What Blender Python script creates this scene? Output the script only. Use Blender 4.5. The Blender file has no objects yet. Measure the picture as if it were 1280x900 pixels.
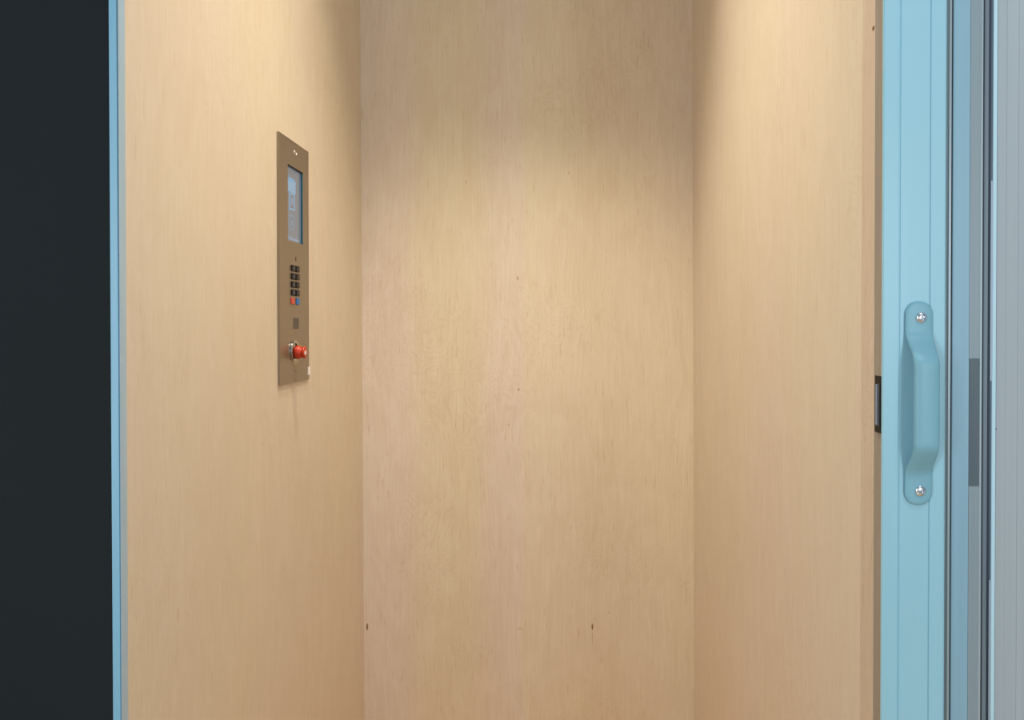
import bpy, bmesh, math
from mathutils import Vector

# ---------------------------------------------------------------- camera, world, lights, exposure
C = bpy.context.scene.collection
sc = bpy.context.scene
CAMZ = 1.20                      # eye height above the cab floor
F = 985.0                        # focal length in pixels of the 1280 px frame
cd = bpy.data.cameras.new('camera')
cam = bpy.data.objects.new('camera', cd)
C.objects.link(cam)
cam.location = (0, 0, CAMZ)
cam.rotation_euler = (math.radians(90 - 0.52), 0, 0)
cd.sensor_width = 36
cd.lens = F / 1280 * 36
cd.shift_x = -0.0422
cd.shift_y = -0.0273
cd.clip_start = 0.02
sc.camera = cam

w = bpy.data.worlds.new('world')
sc.world = w
w.use_nodes = True
w.node_tree.nodes['Background'].inputs[0].default_value = (0.72, 0.86, 1.0, 1)
w.node_tree.nodes['Background'].inputs[1].default_value = 0.30


def area(name, loc, target, sx, sy, energy, col):
    d = bpy.data.lights.new(name, 'AREA')
    d.shape = 'RECTANGLE'
    d.size = sx
    d.size_y = sy
    d.energy = energy
    d.color = col
    o = bpy.data.objects.new(name, d)
    C.objects.link(o)
    o.location = loc
    o.rotation_euler = (Vector(target) - Vector(loc)).to_track_quat('-Z', 'Y').to_euler()
    return o


# landing windows: the second one stands to the photographer's left
area('window_daylight', (-1.7, -1.5, 1.25), (0.38, 1.05, 1.0), 0.9, 1.6, 38, (0.80, 0.88, 1.0))
# tall landing window behind the photographer's right shoulder, and the landing's ceiling panel
area('window_daylight', (1.15, -1.75, 1.38), (0.25, 0.9, 1.15), 0.42, 0.8, 23, (0.84, 0.93, 1.0))
area('landing_ceiling_light', (0.75, -0.1, 2.7), (0.45, 0.9, 1.6), 0.5, 0.5, 8, (0.90, 0.95, 1.0))

LAMPS = [(-0.255, 1.36), (0.101, 1.36)]
CEIL = 2.72
for i, (lx, ly) in enumerate(LAMPS):
    d = bpy.data.lights.new('downlight_lamp', 'SPOT')
    d.energy = 64
    d.color = (1.0, 0.905, 0.75)
    d.spot_size = math.radians(85)
    d.spot_blend = 0.62
    d.shadow_soft_size = 0.03
    o = bpy.data.objects.new('downlight_lamp', d)
    C.objects.link(o)
    o.location = (lx, ly, CEIL - 0.012)

sc.view_settings.view_transform = 'Standard'
sc.view_settings.look = 'None'
sc.view_settings.exposure = 0.0
sc.view_settings.gamma = 1.0
sc.view_settings.use_curve_mapping = False


# ---------------------------------------------------------------- node helpers
def new_mat(name):
    m = bpy.data.materials.new(name)
    m.use_nodes = True
    nt = m.node_tree
    return m, nt, nt.nodes['Principled BSDF']


def paint(name, col, rough=0.5, metal=0.0, var=0.04, scale=(60, 60, 3), bump=0.0, spec=0.5, coat=0.0):
    """plain paint / metal with a faint procedural variation"""
    m, nt, b = new_mat(name)
    tc = nt.nodes.new('ShaderNodeTexCoord')
    mp = nt.nodes.new('ShaderNodeMapping')
    mp.inputs['Scale'].default_value = scale
    nt.links.new(tc.outputs['Object'], mp.inputs[0])
    n = nt.nodes.new('ShaderNodeTexNoise')
    n.inputs['Scale'].default_value = 1
    n.inputs['Detail'].default_value = 3
    nt.links.new(mp.outputs[0], n.inputs['Vector'])
    r = nt.nodes.new('ShaderNodeValToRGB')
    r.color_ramp.elements[0].position = 0.3
    r.color_ramp.elements[1].position = 0.7
    r.color_ramp.elements[0].color = tuple(c * (1 - var) for c in col) + (1,)
    r.color_ramp.elements[1].color = tuple(min(1, c * (1 + var)) for c in col) + (1,)
    nt.links.new(n.outputs[0], r.inputs[0])
    nt.links.new(r.outputs[0], b.inputs['Base Color'])
    b.inputs['Roughness'].default_value = rough
    b.inputs['Metallic'].default_value = metal
    b.inputs['Specular IOR Level'].default_value = spec
    b.inputs['Coat Weight'].default_value = coat
    if bump:
        bp = nt.nodes.new('ShaderNodeBump')
        bp.inputs['Strength'].default_value = bump
        bp.inputs['Distance'].default_value = 0.001
        nt.links.new(n.outputs[0], bp.inputs['Height'])
        nt.links.new(bp.outputs[0], b.inputs['Normal'])
    return m


def wood(name, base, bands=None, knots=(), seed=0.0, axis='X', tint=(1, 1, 1), contrast=1.0):
    """pale maple veneer, vertical grain.  bands: [(coord, colour factor rgb)...] of veneer leaves across `axis`;
    knots: (u, z, half width, half height, strength)"""
    m, nt, b = new_mat(name)
    N, L = nt.nodes, nt.links
    tc = N.new('ShaderNodeTexCoord')
    sep = N.new('ShaderNodeSeparateXYZ')
    L.new(tc.outputs['Object'], sep.inputs[0])
    u = sep.outputs[axis]
    z = sep.outputs['Z']

    def math_(op, a, b_=None, c=None):
        n = N.new('ShaderNodeMath')
        n.operation = op
        for i, v in enumerate((a, b_, c)):
            if v is None:
                continue
            if isinstance(v, (int, float)):
                n.inputs[i].default_value = v
            else:
                L.new(v, n.inputs[i])
        return n.outputs[0]

    def noise(su, sz, detail=3, rough=0.5, dist=0.0, off=0.0, warp=None):
        cmb = N.new('ShaderNodeCombineXYZ')
        uu = u if warp is None else math_('ADD', u, warp)
        L.new(math_('MULTIPLY', uu, su), cmb.inputs[0])
        L.new(math_('MULTIPLY', z, sz), cmb.inputs[1])
        cmb.inputs[2].default_value = seed + off
        n = N.new('ShaderNodeTexNoise')
        n.inputs['Scale'].default_value = 1
        n.inputs['Detail'].default_value = detail
        n.inputs['Roughness'].default_value = rough
        n.inputs['Distortion'].default_value = dist
        L.new(cmb.outputs[0], n.inputs['Vector'])
        return n.outputs[0]

    def ramp(fac, p0, p1, v0, v1):
        n = N.new('ShaderNodeMapRange')
        n.interpolation_type = 'SMOOTHSTEP'
        n.clamp = True
        L.new(fac, n.inputs[0])
        n.inputs[1].default_value = p0
        n.inputs[2].default_value = p1
        n.inputs[3].default_value = v0
        n.inputs[4].default_value = v1
        return n.outputs[0]

    # slow wander of the grain
    wob = noise(5, 2.6, 2, 0.5, 0, 11)
    warp = math_('MULTIPLY', math_('SUBTRACT', wob, 0.5), 0.05)
    fine = noise(460, 7, 2, 0.6, 0, 1, warp)            # hair-fine vertical lines
    mid = noise(120, 2.6, 3, 0.6, 0.5, 2, warp)          # growth lines
    fig = noise(16, 5.5, 4, 0.6, 1.6, 3)                # curly figure
    cloud = noise(3.2, 0.9, 2, 0.5, 0, 4)
    fleck = noise(210, 20, 2, 0.5, 0.3, 5)              # short darker flecks
    k = contrast
    f = math_('MULTIPLY', ramp(fine, 0.3, 0.7, 1 - 0.03 * k, 1 + 0.03 * k), ramp(mid, 0.3, 0.7, 1 - 0.013 * k, 1 + 0.012 * k))
    f = math_('MULTIPLY', f, ramp(fig, 0.3, 0.7, 1 - 0.03 * k, 1 + 0.025 * k))
    f = math_('MULTIPLY', f, ramp(fleck, 0.62, 0.78, 1, 1 - 0.15 * k))
    # figure rings that come and go (crotch-like swirls)
    sw = noise(9, 4.2, 2, 0.45, 2.2, 6)
    ring = math_('SINE', math_('MULTIPLY', sw, 95))
    mask = ramp(noise(3.6, 3.2, 1, 0.5, 0, 7), 0.50, 0.66, 0, 1)
    f = math_('MULTIPLY', f, math_('SUBTRACT', 1, math_('MULTIPLY', math_('MULTIPLY', ramp(ring, 0.3, 1.0, 0, 0.05 * k), mask), 1.0)))
    # small burls / knots
    for (ku, kz, hw, hh, st) in knots:
        a = math_('DIVIDE', math_('SUBTRACT', u, ku), hw)
        c = math_('DIVIDE', math_('SUBTRACT', z, kz), hh)
        d2 = math_('ADD', math_('MULTIPLY', a, a), math_('MULTIPLY', c, c))
        f = math_('MULTIPLY', f, ramp(d2, 0.3, 1.3, 1 - st, 1))
    # colour: warm/pink cloud
    mix = N.new('ShaderNodeMix')
    mix.data_type = 'RGBA'
    L.new(ramp(cloud, 0.35, 0.65, 0, 1), mix.inputs[0])
    mix.inputs[6].default_value = (base[0] * 1.0, base[1] * 0.98, base[2] * 0.985, 1)
    mix.inputs[7].default_value = (base[0] * 1.0, base[1] * 0.995, base[2] * 0.955, 1)
    col = mix.outputs[2]
    if bands:
        lo, hi = bands[0][0], bands[-1][0]
        cr = N.new('ShaderNodeValToRGB')
        wv = math_('MULTIPLY', math_('SUBTRACT', noise(2, 3.0, 2, 0.5, 0, 8), 0.5), 0.035)
        L.new(ramp2(N, L, math_('ADD', u, wv), lo, hi), cr.inputs[0])
        els = cr.color_ramp.elements
        while len(els) < len(bands):
            els.new(0.5)
        for e, (p, cc) in zip(els, bands):
            e.position = (p - lo) / (hi - lo)
            e.color = (cc[0] * 0.9, cc[1] * 0.9, cc[2] * 0.9, 1)
        mm = N.new('ShaderNodeMix')
        mm.data_type = 'RGBA'
        mm.blend_type = 'MULTIPLY'
        mm.inputs[0].default_value = 1
        L.new(col, mm.inputs[6])
        L.new(cr.outputs[0], mm.inputs[7])
        sc_ = N.new('ShaderNodeVectorMath')
        sc_.operation = 'SCALE'
        L.new(mm.outputs[2], sc_.inputs[0])
        sc_.inputs['Scale'].default_value = 1 / 0.9
        col = sc_.outputs[0]
    pw = N.new('ShaderNodeCombineXYZ')
    for i, e in enumerate((0.75, 1.1, 1.5)):
        L.new(math_('POWER', f, e), pw.inputs[i])
    v = N.new('ShaderNodeVectorMath')
    v.operation = 'MULTIPLY'
    L.new(col, v.inputs[0])
    L.new(pw.outputs[0], v.inputs[1])
    # darker grain is also a little redder
    g = N.new('ShaderNodeGamma')
    L.new(v.outputs[0], g.inputs[0])
    g.inputs[1].default_value = 1.0
    tm = N.new('ShaderNodeVectorMath')
    tm.operation = 'MULTIPLY'
    L.new(g.outputs[0], tm.inputs[0])
    tm.inputs[1].default_value = tint
    L.new(tm.outputs[0], b.inputs['Base Color'])
    b.inputs['Roughness'].default_value = 0.50
    b.inputs['Specular IOR Level'].default_value = 0.35
    bp = N.new('ShaderNodeBump')
    bp.inputs['Strength'].default_value = 0.06
    bp.inputs['Distance'].default_value = 0.0006
    L.new(fine, bp.inputs['Height'])
    L.new(bp.outputs[0], b.inputs['Normal'])
    return m


def ramp2(N, L, val, lo, hi):
    n = N.new('ShaderNodeMapRange')
    n.clamp = True
    L.new(val, n.inputs[0])
    n.inputs[1].default_value = lo
    n.inputs[2].default_value = hi
    return n.outputs[0]


# ---------------------------------------------------------------- mesh helpers
def obj(name, bm, mat, parent=None, smooth=False, angle=40):
    bmesh.ops.recalc_face_normals(bm, faces=bm.faces)
    me = bpy.data.meshes.new(name)
    bm.to_mesh(me)
    bm.free()
    me.materials.append(mat)
    if smooth:
        for p in me.polygons:
            p.use_smooth = True
        me.set_sharp_from_angle(angle=math.radians(angle))
    o = bpy.data.objects.new(name, me)
    C.objects.link(o)
    if parent:
        o.parent = parent
        o.matrix_parent_inverse = parent.matrix_world.inverted()
    return o


def box(bm, x0, x1, y0, y1, z0, z1, bev=0.0):
    r = bmesh.ops.create_cube(bm, size=1)
    vs = r['verts']
    for v in vs:
        v.co = Vector(((x0 + x1) / 2 + v.co.x * (x1 - x0), (y0 + y1) / 2 + v.co.y * (y1 - y0), (z0 + z1) / 2 + v.co.z * (z1 - z0)))
    if bev:
        es = list({e for v in vs for e in v.link_edges})
        bmesh.ops.bevel(bm, geom=es, offset=bev, segments=2, affect='EDGES', profile=0.5)
    return vs


def prism(bm, pts, z0, z1, lean=(0.0, 0.0)):
    """vertical extrusion of the closed plan outline pts; `lean` shifts the top in x, y"""
    a = [bm.verts.new((p[0], p[1], z0)) for p in pts]
    b = [bm.verts.new((p[0] + lean[0], p[1] + lean[1], z1)) for p in pts]
    n = len(pts)
    for i in range(n):
        bm.faces.new((a[i], a[(i + 1) % n], b[(i + 1) % n], b[i]))
    bm.faces.new(a[::-1])
    bm.faces.new(b)


def quadpts(x0, x1, y0, y1):
    return [(x0, y0), (x1, y0), (x1, y1), (x0, y1)]


def lathe_x(bm, prof, cx, cy, cz, n=32):
    """surface of revolution about the +X axis: prof = [(offset, radius)...]"""
    rings = []
    for (p, r) in prof:
        if r < 1e-6:
            rings.append([bm.verts.new((cx + p, cy, cz))])
        else:
            rings.append([bm.verts.new((cx + p, cy + r * math.cos(2 * math.pi * i / n), cz + r * math.sin(2 * math.pi * i / n))) for i in range(n)])
    for A, B in zip(rings, rings[1:]):
        if len(A) == 1 and len(B) == 1:
            continue
        for i in range(n):
            j = (i + 1) % n
            if len(A) == 1:
                bm.faces.new((A[0], B[i], B[j]))
            elif len(B) == 1:
                bm.faces.new((A[i], A[j], B[0]))
            else:
                bm.faces.new((A[i], A[j], B[j], B[i]))


def thing(name, label, cat, loc, group=None):
    o = bpy.data.objects.new(name, None)
    o.empty_display_size = 0.05
    C.objects.link(o)
    o.location = loc
    bpy.context.view_layer.update()
    o['label'] = label
    o['category'] = cat
    if group:
        o['group'] = group
    return o


def struct(name, bm, mat, label=None, cat=None, smooth=False):
    o = obj(name, bm, mat, None, smooth)
    o['kind'] = 'structure'
    if label:
        o['label'] = label
    if cat:
        o['category'] = cat
    return o


# ---------------------------------------------------------------- plan of the place (metres; y = distance from the photographer)
XL, XR = -0.535, 0.381           # inner faces of the cab's side walls
YB = 2.18                        # back wall
YL, YR = 0.981, 0.940            # front ends of the side walls
LEAN = 0.011                     # the cab's back stands 1 cm out of plumb over its height


def back(y):                     # how far the lean shows at depth y (0 at the front, full at the back)
    return (y - 0.95) / (YB - 0.95)


# ---------------------------------------------------------------- materials
BASE = (0.66, 0.565, 0.435)
Y_ = (1.0, 1.0, 0.96)
P_ = (1.0, 0.988, 1.035)
m_back = wood('maple_veneer_back', BASE,
              bands=[(-0.56, P_), (-0.42, P_), (-0.36, Y_), (-0.24, Y_), (-0.17, P_), (-0.092, P_), (-0.086, Y_), (0.40, (1.0, 0.97, 0.90))],
              knots=[(-0.104, 1.329, 0.0022, 0.006, 0.55), (-0.101, 1.021, 0.0026, 0.003, 0.6),
                     (0.103, 0.362, 0.0024, 0.010, 0.8), (0.103, 0.330, 0.0014, 0.022, 0.22), (0.150, 0.402, 0.002, 0.003, 0.35),
                     (-0.522, 0.362, 0.0030, 0.011, 0.75), (-0.129, 0.923, 0.003, 0.003, 0.3),
                     (-0.247, 1.595, 0.002, 0.006, 0.3), (-0.098, 0.357, 0.008, 0.004, 0.18), (0.038, 1.62, 0.003, 0.004, 0.25)],
              seed=1.3, axis='X', contrast=1.15)
m_left = wood('maple_veneer_left', BASE, knots=[(1.115, 0.79, 0.003, 0.010, 0.18)], seed=5.1, axis='Y', contrast=0.85)
m_right = wood('maple_veneer_right', BASE, seed=9.7, axis='Y', contrast=0.85)
m_edge = wood('maple_edging', BASE, knots=[(0.946, 1.5548, 0.004, 0.0030, 0.85)], seed=14.0, axis='Y', tint=(0.90, 0.86, 0.82), contrast=1.3)
m_floor = wood('oak_floor', (0.62, 0.37, 0.17), seed=21.0, axis='X', contrast=1.5)
m_white = paint('white_paint', (0.72, 0.69, 0.64), 0.7)
m_dark = paint('charcoal_paint', (0.011, 0.0155, 0.0165), 0.7, var=0.08, scale=(3, 3, 1.2), spec=0.15)
m_blue = paint('sky_blue_powder_coat', (0.32, 0.585, 0.665), 0.38, var=0.012, scale=(40, 40, 1.5), spec=0.5)
m_handle = paint('dusty_blue_powder_coat', (0.21, 0.44, 0.51), 0.42, var=0.02, scale=(60, 60, 40), spec=0.4)
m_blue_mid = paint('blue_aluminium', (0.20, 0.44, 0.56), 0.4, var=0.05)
m_blue_lit = paint('blue_aluminium_lit', (0.37, 0.51, 0.61), 0.35, var=0.04)
m_blue_grey = paint('blue_grey_powder_coat', (0.26, 0.44, 0.52), 0.38, var=0.04, scale=(90, 90, 1))
m_grey = paint('grey_satin_metal', (0.26, 0.32, 0.34), 0.34, 0.0, var=0.05, scale=(150, 150, 0.8))
m_steel = paint('bright_steel_edge', (0.42, 0.50, 0.52), 0.3, 0.3, var=0.05)
m_seal = paint('grey_green_seal', (0.16, 0.22, 0.24), 0.5)
m_rib = paint('slate_rib', (0.16, 0.20, 0.225), 0.4, 0.1, var=0.06)
m_navy = paint('navy_gap_shade', (0.022, 0.034, 0.055), 0.6)
m_reflection = paint('dark_grey_reflection', (0.095, 0.125, 0.14), 0.45, 0.1, var=0.06)
m_gap_shade = paint('black_gap_shade', (0.010, 0.022, 0.030), 0.6, var=0.1)
m_slate = paint('slate_grey_metal', (0.085, 0.12, 0.15), 0.4, 0.2, var=0.08)
m_ice = paint('ice_blue_edge_bead', (0.50, 0.72, 0.78), 0.35, var=0.03)
m_lightstrip = paint('silver_bead', (0.33, 0.40, 0.46), 0.35, 0.2, var=0.04)
m_wallgrey = paint('pale_grey_laminate', (0.395, 0.445, 0.455), 0.55, var=0.07, scale=(55, 55, 0.6))
m_taupe = paint('taupe_edge_band', (0.30, 0.255, 0.20), 0.5, var=0.08, scale=(200, 200, 6))
m_plate = paint('bronze_brushed_steel', (0.31, 0.25, 0.185), 0.38, 0.75, var=0.05, scale=(30, 30, 900), bump=0.03)
m_black = paint('black_plastic', (0.006, 0.0055, 0.0055), 0.5, var=0.1, spec=0.25)
m_keyside = paint('dark_recess', (0.02, 0.018, 0.014), 0.6)
m_red = paint('red_plastic', (0.50, 0.036, 0.008), 0.32, var=0.03)
m_redkey = paint('orange_red_key', (0.58, 0.06, 0.025), 0.4, var=0.03)
m_bluekey = paint('blue_key', (0.015, 0.15, 0.40), 0.4, var=0.03)
m_mark = paint('pale_print', (0.16, 0.19, 0.22), 0.4)
m_brownmark = paint('brown_print', (0.12, 0.08, 0.045), 0.5)
m_whitemark = paint('white_print', (0.85, 0.80, 0.75), 0.4)
m_chrome = paint('polished_chrome', (0.82, 0.86, 0.90), 0.2, 1.0, var=0.02)
m_satin = paint('satin_ring', (0.48, 0.41, 0.32), 0.3, 0.9, var=0.05)
m_esc = paint('escutcheon_steel', (0.42, 0.34, 0.24), 0.35, 0.8)
m_collar = paint('brushed_chrome', (0.50, 0.54, 0.58), 0.22, 1.0)
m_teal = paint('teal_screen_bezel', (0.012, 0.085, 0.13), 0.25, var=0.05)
m_slot = paint('grille_slot', (0.05, 0.045, 0.045), 0.6)


def screen_mat(name, col, e):
    m, nt, b = new_mat(name)
    b.inputs['Base Color'].default_value = (0.05, 0.06, 0.07, 1)
    b.inputs['Roughness'].default_value = 0.15
    b.inputs['Emission Color'].default_value = col + (1,)
    b.inputs['Emission Strength'].default_value = e
    return m


m_screen = screen_mat('lcd_screen', (0.15, 0.165, 0.19), 0.8)
m_pix = screen_mat('lcd_pixels', (0.17, 0.31, 0.45), 0.95)
m_pix2 = screen_mat('lcd_pixels_dim', (0.17, 0.235, 0.33), 0.9)

# ---------------------------------------------------------------- setting
Z0, Z1 = 0.0, CEIL


def side_wall(name, x, t, y0, y1, mat, label):
    bm = bmesh.new()
    f0, f1 = LEAN * back(y0) * 0.5, LEAN * back(y1) * 0.5
    vs = []
    for (z, s) in ((Z0, 1), (Z1, -1)):
        for (xx, yy, f) in ((x, y0, f0), (x, y1, f1), (x + t, y1, f1), (x + t, y0, f0)):
            vs.append(bm.verts.new((xx + s * f, yy, z)))
    for q in ((0, 1, 5, 4), (1, 2, 6, 5), (2, 3, 7, 6), (3, 0, 4, 7), (3, 2, 1, 0), (4, 5, 6, 7)):
        bm.faces.new([vs[i] for i in q])
    return struct(name, bm, mat, label)


side_wall('wall_left', XL, -0.010, YL - 0.012, YB, m_left, 'left cab wall of pale maple veneer holding the control panel')
side_wall('wall_right', XR, 0.010, YR + 0.004, YB, m_right, 'right cab wall of pale maple veneer beside the blue door')
bm = bmesh.new()
box(bm, XL - 0.03, XR + 0.03, YB, YB + 0.02, Z0, Z1)
struct('wall_back', bm, m_back, 'back cab wall, one upright sheet of maple veneer')
bm = bmesh.new()
box(bm, XL - 0.03, XR + 0.03, YL, YB + 0.02, -0.03, Z0)
struct('floor', bm, m_floor, 'cab floor')
bm = bmesh.new()
box(bm, XL - 0.03, XR + 0.03, YL - 0.02, YB + 0.02, Z1, Z1 + 0.03)
struct('ceiling', bm, m_white, 'cab ceiling')

# darker front edging of the right wall
bm = bmesh.new()
prism(bm, quadpts(XR - 0.0003, XR + 0.012, YR, YR + 0.040), Z0, Z1)
struct('trim_1', bm, m_edge, 'upright maple edging at the front of the right cab wall')
# taupe reveal running from that wall forward to the blue door
bm = bmesh.new()
prism(bm, [(XR, YR - 0.0001), (XR + 0.0013, 0.9182), (XR + 0.06, 0.9300), (XR + 0.06, YR - 0.0001)], Z0, Z1)
struct('trim_2', bm, m_taupe, 'narrow taupe reveal strip between maple wall and blue door')
# blue aluminium channel capping the left wall; its lit side is painted paler
bm = bmesh.new()
prism(bm, [(XL + 0.0012, YL - 0.0150), (XL + 0.0012, YL), (XL - 0.0005, YL), (XL - 0.0005, YL - 0.0135)], Z0, Z1)
t3 = struct('trim_3', bm, m_blue_lit, 'side of the blue metal channel on the left wall, painted paler as if lit')
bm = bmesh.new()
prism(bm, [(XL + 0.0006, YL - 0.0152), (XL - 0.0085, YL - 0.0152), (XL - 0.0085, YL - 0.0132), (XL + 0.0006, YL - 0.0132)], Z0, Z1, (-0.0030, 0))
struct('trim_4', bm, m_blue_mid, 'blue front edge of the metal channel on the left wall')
# dark wall left of the opening, landing side
bm = bmesh.new()
box(bm, -2.3, XL - 0.0045, YL - 0.0125, YL + 0.10, -0.03, 2.75)
struct('wall_front', bm, m_dark, 'charcoal landing wall left of the lift opening')
bm = bmesh.new()
box(bm, XL - 0.0045, 1.6, YL - 0.0125, YL + 0.0075, Z1 + 0.001, 2.75)
struct('wall_above', bm, m_white, 'landing wall over the opening')
bm = bmesh.new()
box(bm, -2.3, 1.6, -2.2, YL, -0.05, -0.0305)
struct('floor_landing', bm, m_floor, 'landing floor')


# ---------------------------------------------------------------- sliding door with pull handle
DY = 0.915                        # front face of the blue door


def sx(px, y):                    # plan position of an upright edge measured on the door side
    return (px - 694.0) * y / F


D0, D1 = 0.0, 2.30
door = thing('sliding_door', 'sky blue metal sliding door standing open right of the cab, with rounded pull handle', 'door', (sx(1104, DY), DY + 0.01, D0))
xa, xb = sx(1103.6, DY), sx(1183.5, DY)
g1, g2 = sx(1124, DY), sx(1162, DY)
gd = 0.0016
pts = [(xa, DY + 0.0035), (xa, DY + 0.001), (xa + 0.001, DY)]
pts += [(g1 - 0.0010, DY), (g1 - 0.0002, DY + gd), (g1 + 0.0008, DY + gd), (g1 + 0.0014, DY + 0.0004)]
pts += [(g2 - 0.0007, DY + 0.0004), (g2 - 0.0002, DY + gd), (g2 + 0.0004, DY + gd), (g2 + 0.0009, DY + 0.0002)]
pts += [(xb - 0.003, DY + 0.0002), (xb - 0.0012, DY + 0.0010), (xb, DY + 0.004), (xb, DY + 0.014), (xa + 0.012, DY + 0.014), (xa + 0.012, DY + 0.0035)]
bm = bmesh.new()
prism(bm, pts, D0, D1)
obj('stile', bm, m_blue, door)

HX = sx(1147.5, DY)
HZT, HZB = CAMZ + 0.0275, CAMZ - 0.2095
hh = HZT - HZB
R = 0.0158


def smooth01(t):
    t = max(0, min(1, t))
    return t * t * (3 - 2 * t)


def handle_mesh():
    bm = bmesh.new()
    N = 96
    zs = []
    for i in range(N + 1):                       # denser towards the rounded ends
        t = i / N
        zs.append(0.5 * (1 - math.cos(math.pi * t)) * 0.55 + t * 0.45)
    rings = []
    P0, P1 = 0.034, 0.074                        # the bow rises between these distances from each end
    for t in zs:
        s = t * hh
        e = min(s, hh - s)
        rise = smooth01((e - P0) / (P1 - P0))
        rad = R + (0.0142 - R) * smooth01((e - 0.035) / 0.03)
        wd = rad if e >= R else math.sqrt(max(0.0, R * R - (R - e) ** 2))
        wd = max(wd, 0.0006)
        backd = 0.0165 * rise                     # distance of the back of the bar from the door
        thick = 0.0045 + 0.0065 * rise
        # the bar thickens where it climbs, as a bent strap does
        climb = 4 * rise * (1 - rise)
        backd -= 0.001 * climb
        thick += 0.0015 * climb
        edge = min(1.0, wd / R * 1.6)
        thick_e = thick * (0.35 + 0.65 * edge) if e < R else thick
        backd = max(backd, 0.0)
        z = HZT - s
        ring = []
        M = 28
        for k in range(M):
            a = 2 * math.pi * k / M
            ca, sa = math.cos(a), math.sin(a)
            n = 2.7
            xx = wd * math.copysign(abs(ca) ** (2 / n), ca)
            yy = thick_e * 0.5 * math.copysign(abs(sa) ** (2 / n), sa)
            ring.append(bm.verts.new((HX + xx, DY - 0.0001 - backd - thick_e * 0.5 + yy, z)))
        rings.append(ring)
    for A, B in zip(rings, rings[1:]):
        m = len(A)
        for i in range(m):
            bm.faces.new((A[i], A[(i + 1) % m], B[(i + 1) % m], B[i]))
    bm.faces.new(rings[0])
    bm.faces.new(rings[-1][::-1])
    return bm


h = obj('handle', handle_mesh(), m_handle, door, smooth=True, angle=60)
h['label'] = 'dusty blue rounded pull handle'


def screw_mesh(r, rot):
    """pan head with a real cross recess, facing -Y"""
    bm = bmesh.new()
    n = 36
    grid = {}
    c, s = math.cos(rot), math.sin(rot)
    for i in range(n + 1):
        for j in range(n + 1):
            a, b = -1 + 2 * i / n, -1 + 2 * j / n
            x = a * math.sqrt(1 - b * b / 2)
            z = b * math.sqrt(1 - a * a / 2)
            q = min(1, x * x + z * z)
            hgt = 0.0026 * (1 - q) ** 0.5 + 0.0008
            u, v = x * c + z * s, -x * s + z * c
            if (abs(u) < 0.17 and abs(v) < 0.68) or (abs(v) < 0.17 and abs(u) < 0.68):
                hgt -= 0.0026
            grid[i, j] = bm.verts.new((x * r, -hgt, z * r))
    for i in range(n):
        for j in range(n):
            bm.faces.new((grid[i, j], grid[i + 1, j], grid[i + 1, j + 1], grid[i, j + 1]))
    edge = [e for e in bm.edges if e.is_boundary]
    ex = bmesh.ops.extrude_edge_only(bm, edges=edge)
    for v in ex['geom']:
        if isinstance(v, bmesh.types.BMVert):
            v.co.y = 0.0006
    return bm


for zz, rot in ((CAMZ + 0.0085, 0.25), (CAMZ - 0.1920, 0.75)):
    s = obj('screw', screw_mesh(0.0062, rot), m_chrome, h, smooth=True, angle=50)
    s.location = (HX + 0.0012, DY - 0.0048, zz)
    s.parent = h
    s.matrix_parent_inverse.identity()
    s['label'] = 'chrome cross-head screw'

# black strike with a glossy tongue on the taupe strip
st = thing('latch_strike', 'slim black latch strike with glossy blue-grey tongue between maple wall and blue door', 'latch', (XR, 0.9295, CAMZ - 0.0935))
zt, zb = CAMZ - 0.0600, CAMZ - 0.1270
bm = bmesh.new()
box(bm, XR - 0.0010, XR + 0.0012, 0.9200, 0.9370, zb, zt, 0.0007)
obj('strike_plate', bm, m_black, st)
bm = bmesh.new()
prism(bm, [(XR - 0.0022, 0.9270), (XR - 0.0018, 0.9325), (XR - 0.0008, 0.9330), (XR - 0.0008, 0.9268)], zb + 0.009, zt - 0.010)
obj('tongue', bm, paint('glossy_slate', (0.16, 0.25, 0.36), 0.25, 0.0), st)
bm = bmesh.new()
box(bm, XR - 0.0016, XR - 0.0008, 0.9215, 0.9262, zb + 0.008, zt - 0.009)
obj('catch', bm, paint('dark_navy', (0.004, 0.012, 0.03), 0.2, 0.0), st)

# ---------------------------------------------------------------- door frame column to the right
fr = thing('door_frame', 'upright blue-grey metal door frame of stepped strips right of the sliding door', 'door frame', (sx(1210, 0.94), 0.95, 0))


def strip(name, px0, px1, y, mat, depth=0.02, z0=D0, z1=D1, bev=0.0):
    bm = bmesh.new()
    a, b = sx(px0, y), sx(px1, y)
    if bev:
        prism(bm, [(a, y + bev), (a + bev, y), (b - bev, y), (b, y + bev), (b, y + depth), (a, y + depth)], z0, z1)
    else:
        prism(bm, quadpts(a, b, y, y + depth), z0, z1)
    return obj(name, bm, mat, fr)


strip('gap_shade_back', 1172, 1262, 0.966, m_gap_shade, 0.006)
strip('seal', 1181.0, 1185.0, 0.9362, m_seal, 0.03)
strip('steel_bead', 1185.0, 1188.6, 0.9352, m_steel, 0.03, bev=0.0005)
strip('gap_shade', 1188.6, 1190.4, 0.9364, m_gap_shade, 0.02)  # filler strip, the shade of the gap put into its colour
strip('inner_panel', 1190.4, 1211.8, 0.9350, m_blue_grey, 0.03, bev=0.0006)
strip('steel_bead', 1225.2, 1227.8, 0.9350, m_steel, 0.03, bev=0.0004)
strip('gap_shade', 1227.8, 1229.8, 0.9366, m_gap_shade, 0.02)  # gap between strips, its shade painted as a dark filler
strip('track_rib', 1229.8, 1235.2, 0.9356, m_rib, 0.022, bev=0.0008)
strip('gap_shade', 1235.2, 1237.4, 0.9366, m_navy, 0.02)  # dark navy filler painted as the shade in this gap
strip('track_edge', 1237.4, 1240.6, 0.9362, m_slate, 0.018)
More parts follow.
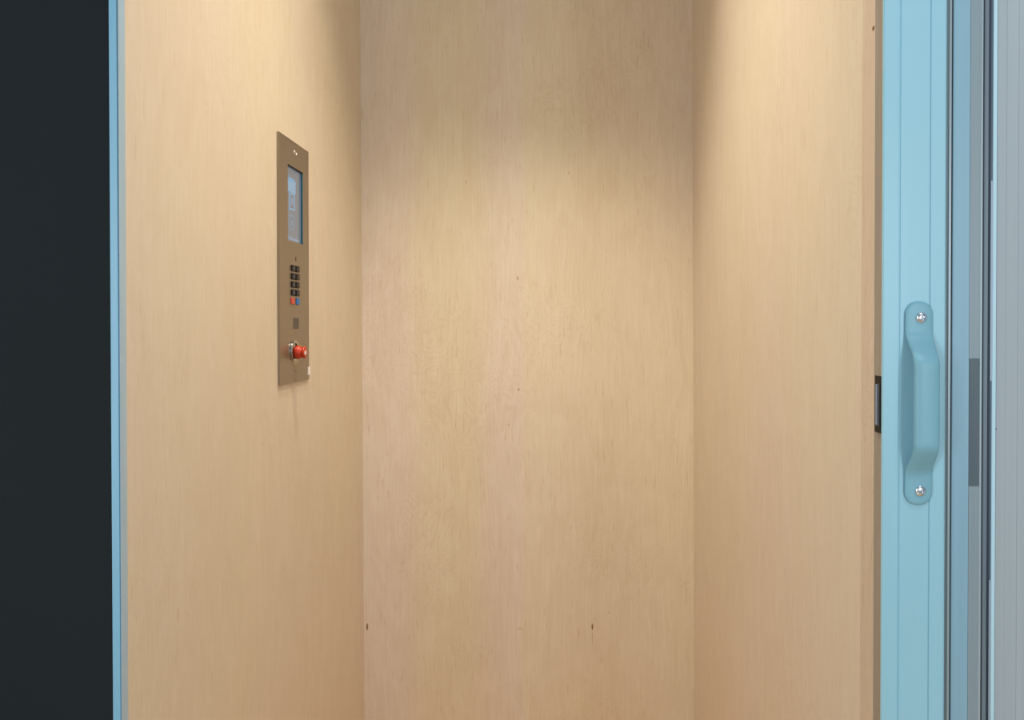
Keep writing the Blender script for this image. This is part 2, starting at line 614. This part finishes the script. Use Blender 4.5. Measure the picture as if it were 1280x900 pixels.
for zl, zh in ((CAMZ - (476 - 406) * 0.935 / F, CAMZ + (406 - 226) * 0.935 / F), (D0, CAMZ - (726 - 406) * 0.935 / F)):
    b1 = strip('cover_strip', 1237.8, 1240.6, 0.9352, m_lightstrip, 0.0009, zl, zh)
    b1['label'] = 'silver cover strip'
strip('edge_bead', 1240.6, 1245.6, 0.9348, m_ice, 0.03, bev=0.0007)

strip('satin_strip', 1211.8, 1225.2, 0.9355, m_grey, 0.028)
ins = strip('reflection_patch', 1211.9, 1225.1, 0.9349, m_reflection, 0.001, CAMZ - (608 - 406) * 0.935 / F, CAMZ - (448 - 406) * 0.935 / F, bev=0.0004)  # added dark plate, a soft reflection put into its colour
ins['label'] = 'dark grey patch standing for a soft reflection in the satin strip'

# pale grey wall beyond the frame
bm = bmesh.new()
yv = 0.9358
a = sx(1245.6, yv)
pts = [(a, yv), (a + 0.0105, yv + 0.0004), (a + 0.0112, yv - 0.0004), (a + 0.0245, yv - 0.0004), (a + 0.0262, yv + 0.0006), (a + 0.9, yv + 0.0006), (a + 0.9, yv + 0.12), (a, yv + 0.12)]
prism(bm, pts, -0.03, 2.75)
struct('wall_front_right', bm, m_wallgrey, 'pale grey landing wall at the right edge of the photo')
bm = bmesh.new()
lathe = bmesh.ops.create_icosphere(bm, subdivisions=1, radius=0.0012)
for v in bm.verts:
    v.co = Vector((sx(1245.8, 0.9348) + v.co.x * 1.2, 0.9350 + v.co.y * 0.6, CAMZ - (536 - 406) * 0.935 / F + v.co.z * 0.7 - v.co.x * 0.5))
obj('chip', bm, m_slate, fr)

# ---------------------------------------------------------------- control panel on the left wall
PX = XL
cpz0, cpz1, cpy0, cpy1 = CAMZ - 0.1176, CAMZ + 0.3730, 1.523, 1.703
sl = LEAN * 0.5


def wallx(y, z):                 # the wall's own lean under the plate
    f = LEAN * back(y) * 0.5
    return XL + f * (1 - 2 * z / Z1)


cp = thing('control_panel', 'tall bronze steel lift control panel on the left maple wall', 'control panel', (XL, 1.613, cpz0))
T = 0.0022
PF = XL + 0.0028                 # front face of the plate (covers the wall's small lean)
sy0, sy1, sz0, sz1 = 1.571, 1.662, CAMZ + 0.169, CAMZ + 0.3195


def panel_plate():
    bm = bmesh.new()
    ys = [cpy0, sy0, sy1, cpy1]
    zs = [cpz0, sz0, sz1, cpz1]
    xf, xb_ = PF, XL - 0.004
    V = {}
    for i, y in enumerate(ys):
        for j, z in enumerate(zs):
            for k, x in enumerate((xf, xb_)):
                V[i, j, k] = bm.verts.new((x, y, z))
    for i in range(3):
        for j in range(3):
            if (i, j) == (1, 1):
                continue
            bm.faces.new((V[i, j, 0], V[i + 1, j, 0], V[i + 1, j + 1, 0], V[i, j + 1, 0]))
    for i in range(3):
        bm.faces.new((V[i, 0, 0], V[i + 1, 0, 0], V[i + 1, 0, 1], V[i, 0, 1]))
        bm.faces.new((V[i, 3, 0], V[i + 1, 3, 0], V[i + 1, 3, 1], V[i, 3, 1]))
        bm.faces.new((V[0, i, 0], V[0, i + 1, 0], V[0, i + 1, 1], V[0, i, 1]))
        bm.faces.new((V[3, i, 0], V[3, i + 1, 0], V[3, i + 1, 1], V[3, i, 1]))
    for a_, b_ in (((1, 1), (2, 1)), ((2, 1), (2, 2)), ((2, 2), (1, 2)), ((1, 2), (1, 1))):
        bm.faces.new((V[a_[0], a_[1], 0], V[b_[0], b_[1], 0], V[b_[0], b_[1], 1], V[a_[0], a_[1], 1]))
    return bm


obj('faceplate', panel_plate(), m_plate, cp)


def bit(name, y0, y1, z0, z1, x0, x1, mat, parent=cp, bev=0.0):
    bm = bmesh.new()
    box(bm, PF + x0, PF + x1, y0, y1, CAMZ + z0, CAMZ + z1, bev)
    return obj(name, bm, mat, parent)


# display sunk 3 mm behind the plate, with a dark lining on the far and upper side of its opening
dsp = bit('display', sy0, sy1, sz0 - CAMZ, sz1 - CAMZ, -0.0052, -0.0034, m_screen)
dsp['label'] = 'grey lit screen'
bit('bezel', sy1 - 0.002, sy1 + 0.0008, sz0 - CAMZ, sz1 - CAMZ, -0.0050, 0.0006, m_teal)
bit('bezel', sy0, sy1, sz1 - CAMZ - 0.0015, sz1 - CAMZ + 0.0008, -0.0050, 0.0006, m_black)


def dy(px):                      # distance along the left wall of an upright seen at px
    return -XL * F / (694.0 - px)


def dz(py, px):
    return (406.0 - py) * dy(px) / F


def glyph(px0, px1, py0, py1, mat, parent=dsp):
    """flat lit shape on the screen (plan corners measured along the wall)"""
    y0, y1 = dy(px0), dy(px1)
    pm = (px0 + px1) / 2
    return bit('pixel_block', y0, y1, dz(py1, pm), dz(py0, pm), -0.0034, -0.0031, mat, parent)


glyph(360.5, 370.2, 225.0, 241.0, m_pix)
glyph(361.0, 362.0, 218.0, 226.0, m_pix2)
glyph(362.0, 368.5, 223.0, 226.5, m_pix)
# square outline with an arrow-like inner frame, then a dimmer one


def frame_glyph(px0, px1, py0, py1, t, mat):
    glyph(px0, px1, py0, py0 + t, mat)
    glyph(px0, px1, py1 - t, py1, mat)
    glyph(px0, px0 + t * 0.55, py0, py1, mat)
    glyph(px1 - t * 0.55, px1, py0, py1, mat)


frame_glyph(362.3, 369.3, 241.8, 262.8, 1.9, m_pix)
glyph(364.8, 367.0, 247.5, 256.5, m_pix2)
frame_glyph(362.6, 368.6, 269.5, 287.0, 1.1, m_pix2)
glyph(364.9, 366.2, 275.0, 282.0, m_pix2)
glyph(359.3, 361.0, 292.5, 298.0, m_pix2)
glyph(361.5, 374.0, 298.0, 301.2, m_pix2)
glyph(363.0, 365.0, 294.8, 297.0, m_pix2)

# screw dots above the screen
for (px, py) in ((366.9, 190.0), (369.4, 193.2)):
    bm = bmesh.new()
    lathe_x(bm, [(0, 0.0030), (0.0008, 0.0026), (0.0012, 0.0014), (0.0013, 0)], PF, dy(px), CAMZ + dz(py, px), 14)
    s = obj('security_screw', bm, m_whitemark, cp, True)

# indicator slot
bit('indicator', 1.6145, 1.6205, 0.1305, 0.1395, -0.0005, 0.0003, m_slot)

# keypad: two columns by four rows of black keys, then a red and a blue key
kmesh = {}


def key(y0, y1, zt_, hgt, mat, p=0.0028):
    k = bit('key', y0, y1, zt_ - hgt, zt_, -0.0005, p, mat, cp, bev=0.0012)
    return k


for r in range(4):
    zt_ = 0.1210 - 0.01645 * r
    for c, (y0, y1) in enumerate(((1.5875, 1.6085), (1.6140, 1.6350))):
        k = key(y0, y1, zt_, 0.0126, m_black)
        mk = bit('key_mark', y0 + (y1 - y0) * 0.45, y0 + (y1 - y0) * 0.65, zt_ - 0.0095, zt_ - 0.0032, 0.0028, 0.0030, m_mark if c == 0 else m_brownmark, k)
k = key(1.5865, 1.6040, 0.0552, 0.0138, m_redkey)
k['label'] = 'orange-red key'
k = key(1.6180, 1.6350, 0.0552, 0.0138, m_bluekey)
k['label'] = 'blue key'

# speaker grille
for i in range(4):
    y = 1.6015 + i * 0.0095
    bit('speaker_slot', y, y + 0.0048, -0.0085, 0.0142, -0.0005, 0.0003, m_slot)

# emergency stop
SY, SZ = 1.6035, CAMZ - 0.0560
bm = bmesh.new()
lathe_x(bm, [(0, 0.0265), (0.0010, 0.0260), (0.0012, 0.0190), (0.0012, 0.0)], PF - 0.0002, SY + 0.008, SZ, 40)
obj('escutcheon', bm, m_esc, cp, True)
bm = bmesh.new()
lathe_x(bm, [(0.0008, 0.0205), (0.0038, 0.0205), (0.0044, 0.0198), (0.0044, 0.0165), (0.0020, 0.0160), (0.0020, 0)], PF - 0.0002, SY - 0.002, SZ + 0.003, 40)
o = obj('collar', bm, m_collar, cp, True)
o['label'] = 'chrome collar'
bm = bmesh.new()
prof = [(0.003, 0.0110), (0.0060, 0.0135), (0.0075, 0.0145), (0.0135, 0.0147), (0.0165, 0.0135), (0.0185, 0.0112), (0.0215, 0.0106),
        (0.0235, 0.0124), (0.0262, 0.0134), (0.0280, 0.0126), (0.0290, 0.0100), (0.0294, 0)]
lathe_x(bm, [(p * 0.85, q * 0.95) for p, q in prof], PF, SY, SZ, 40)
stop = obj('stop_button', bm, m_red, cp, True, 60)
stop['label'] = 'red mushroom stop button'
bm = bmesh.new()
box(bm, PF + 0.0249, PF + 0.0256, SY - 0.0095, SY - 0.0010, SZ - 0.0045, SZ + 0.0030)
o = obj('key_slot', bm, m_whitemark, stop)
bm = bmesh.new()
lathe_x(bm, [(0, 0.0016), (0.0006, 0.0012), (0.0007, 0)], PF, 1.6165, CAMZ - 0.0950, 12)
obj('pin', bm, m_keyside, cp, True)
# pale tab at the plate's lower far edge
bit('tab', 1.6950, 1.7045, -0.1075, -0.0910, -0.0005, 0.0022, m_whitemark)

# ---------------------------------------------------------------- recessed downlights in the cab ceiling (above the frame)
for i, (lx, ly) in enumerate(LAMPS):
    t = thing('downlight', ('left' if i == 0 else 'right') + ' one of two recessed round downlights in the cab ceiling', 'ceiling light', (lx, ly, CEIL), 'cab ceiling downlights')
    bm = bmesh.new()
    n = 40
    pr = [(0.052, 0.0), (0.050, -0.004), (0.040, -0.0045), (0.036, -0.001), (0.036, 0.0)]
    rings = [[bm.verts.new((lx + r * math.cos(2 * math.pi * k / n), ly + r * math.sin(2 * math.pi * k / n), CEIL + z)) for k in range(n)] for r, z in pr]
    for A, B in zip(rings, rings[1:]):
        for k in range(n):
            bm.faces.new((A[k], A[(k + 1) % n], B[(k + 1) % n], B[k]))
    obj('trim_ring', bm, m_satin, t, True)
    bm = bmesh.new()
    vs = [bm.verts.new((lx + 0.036 * math.cos(2 * math.pi * k / n), ly + 0.036 * math.sin(2 * math.pi * k / n), CEIL - 0.0008)) for k in range(n)]
    bm.faces.new(vs)
    obj('lens', bm, screen_mat('lamp_lens', (1.0, 0.8, 0.56), 4.0), t)
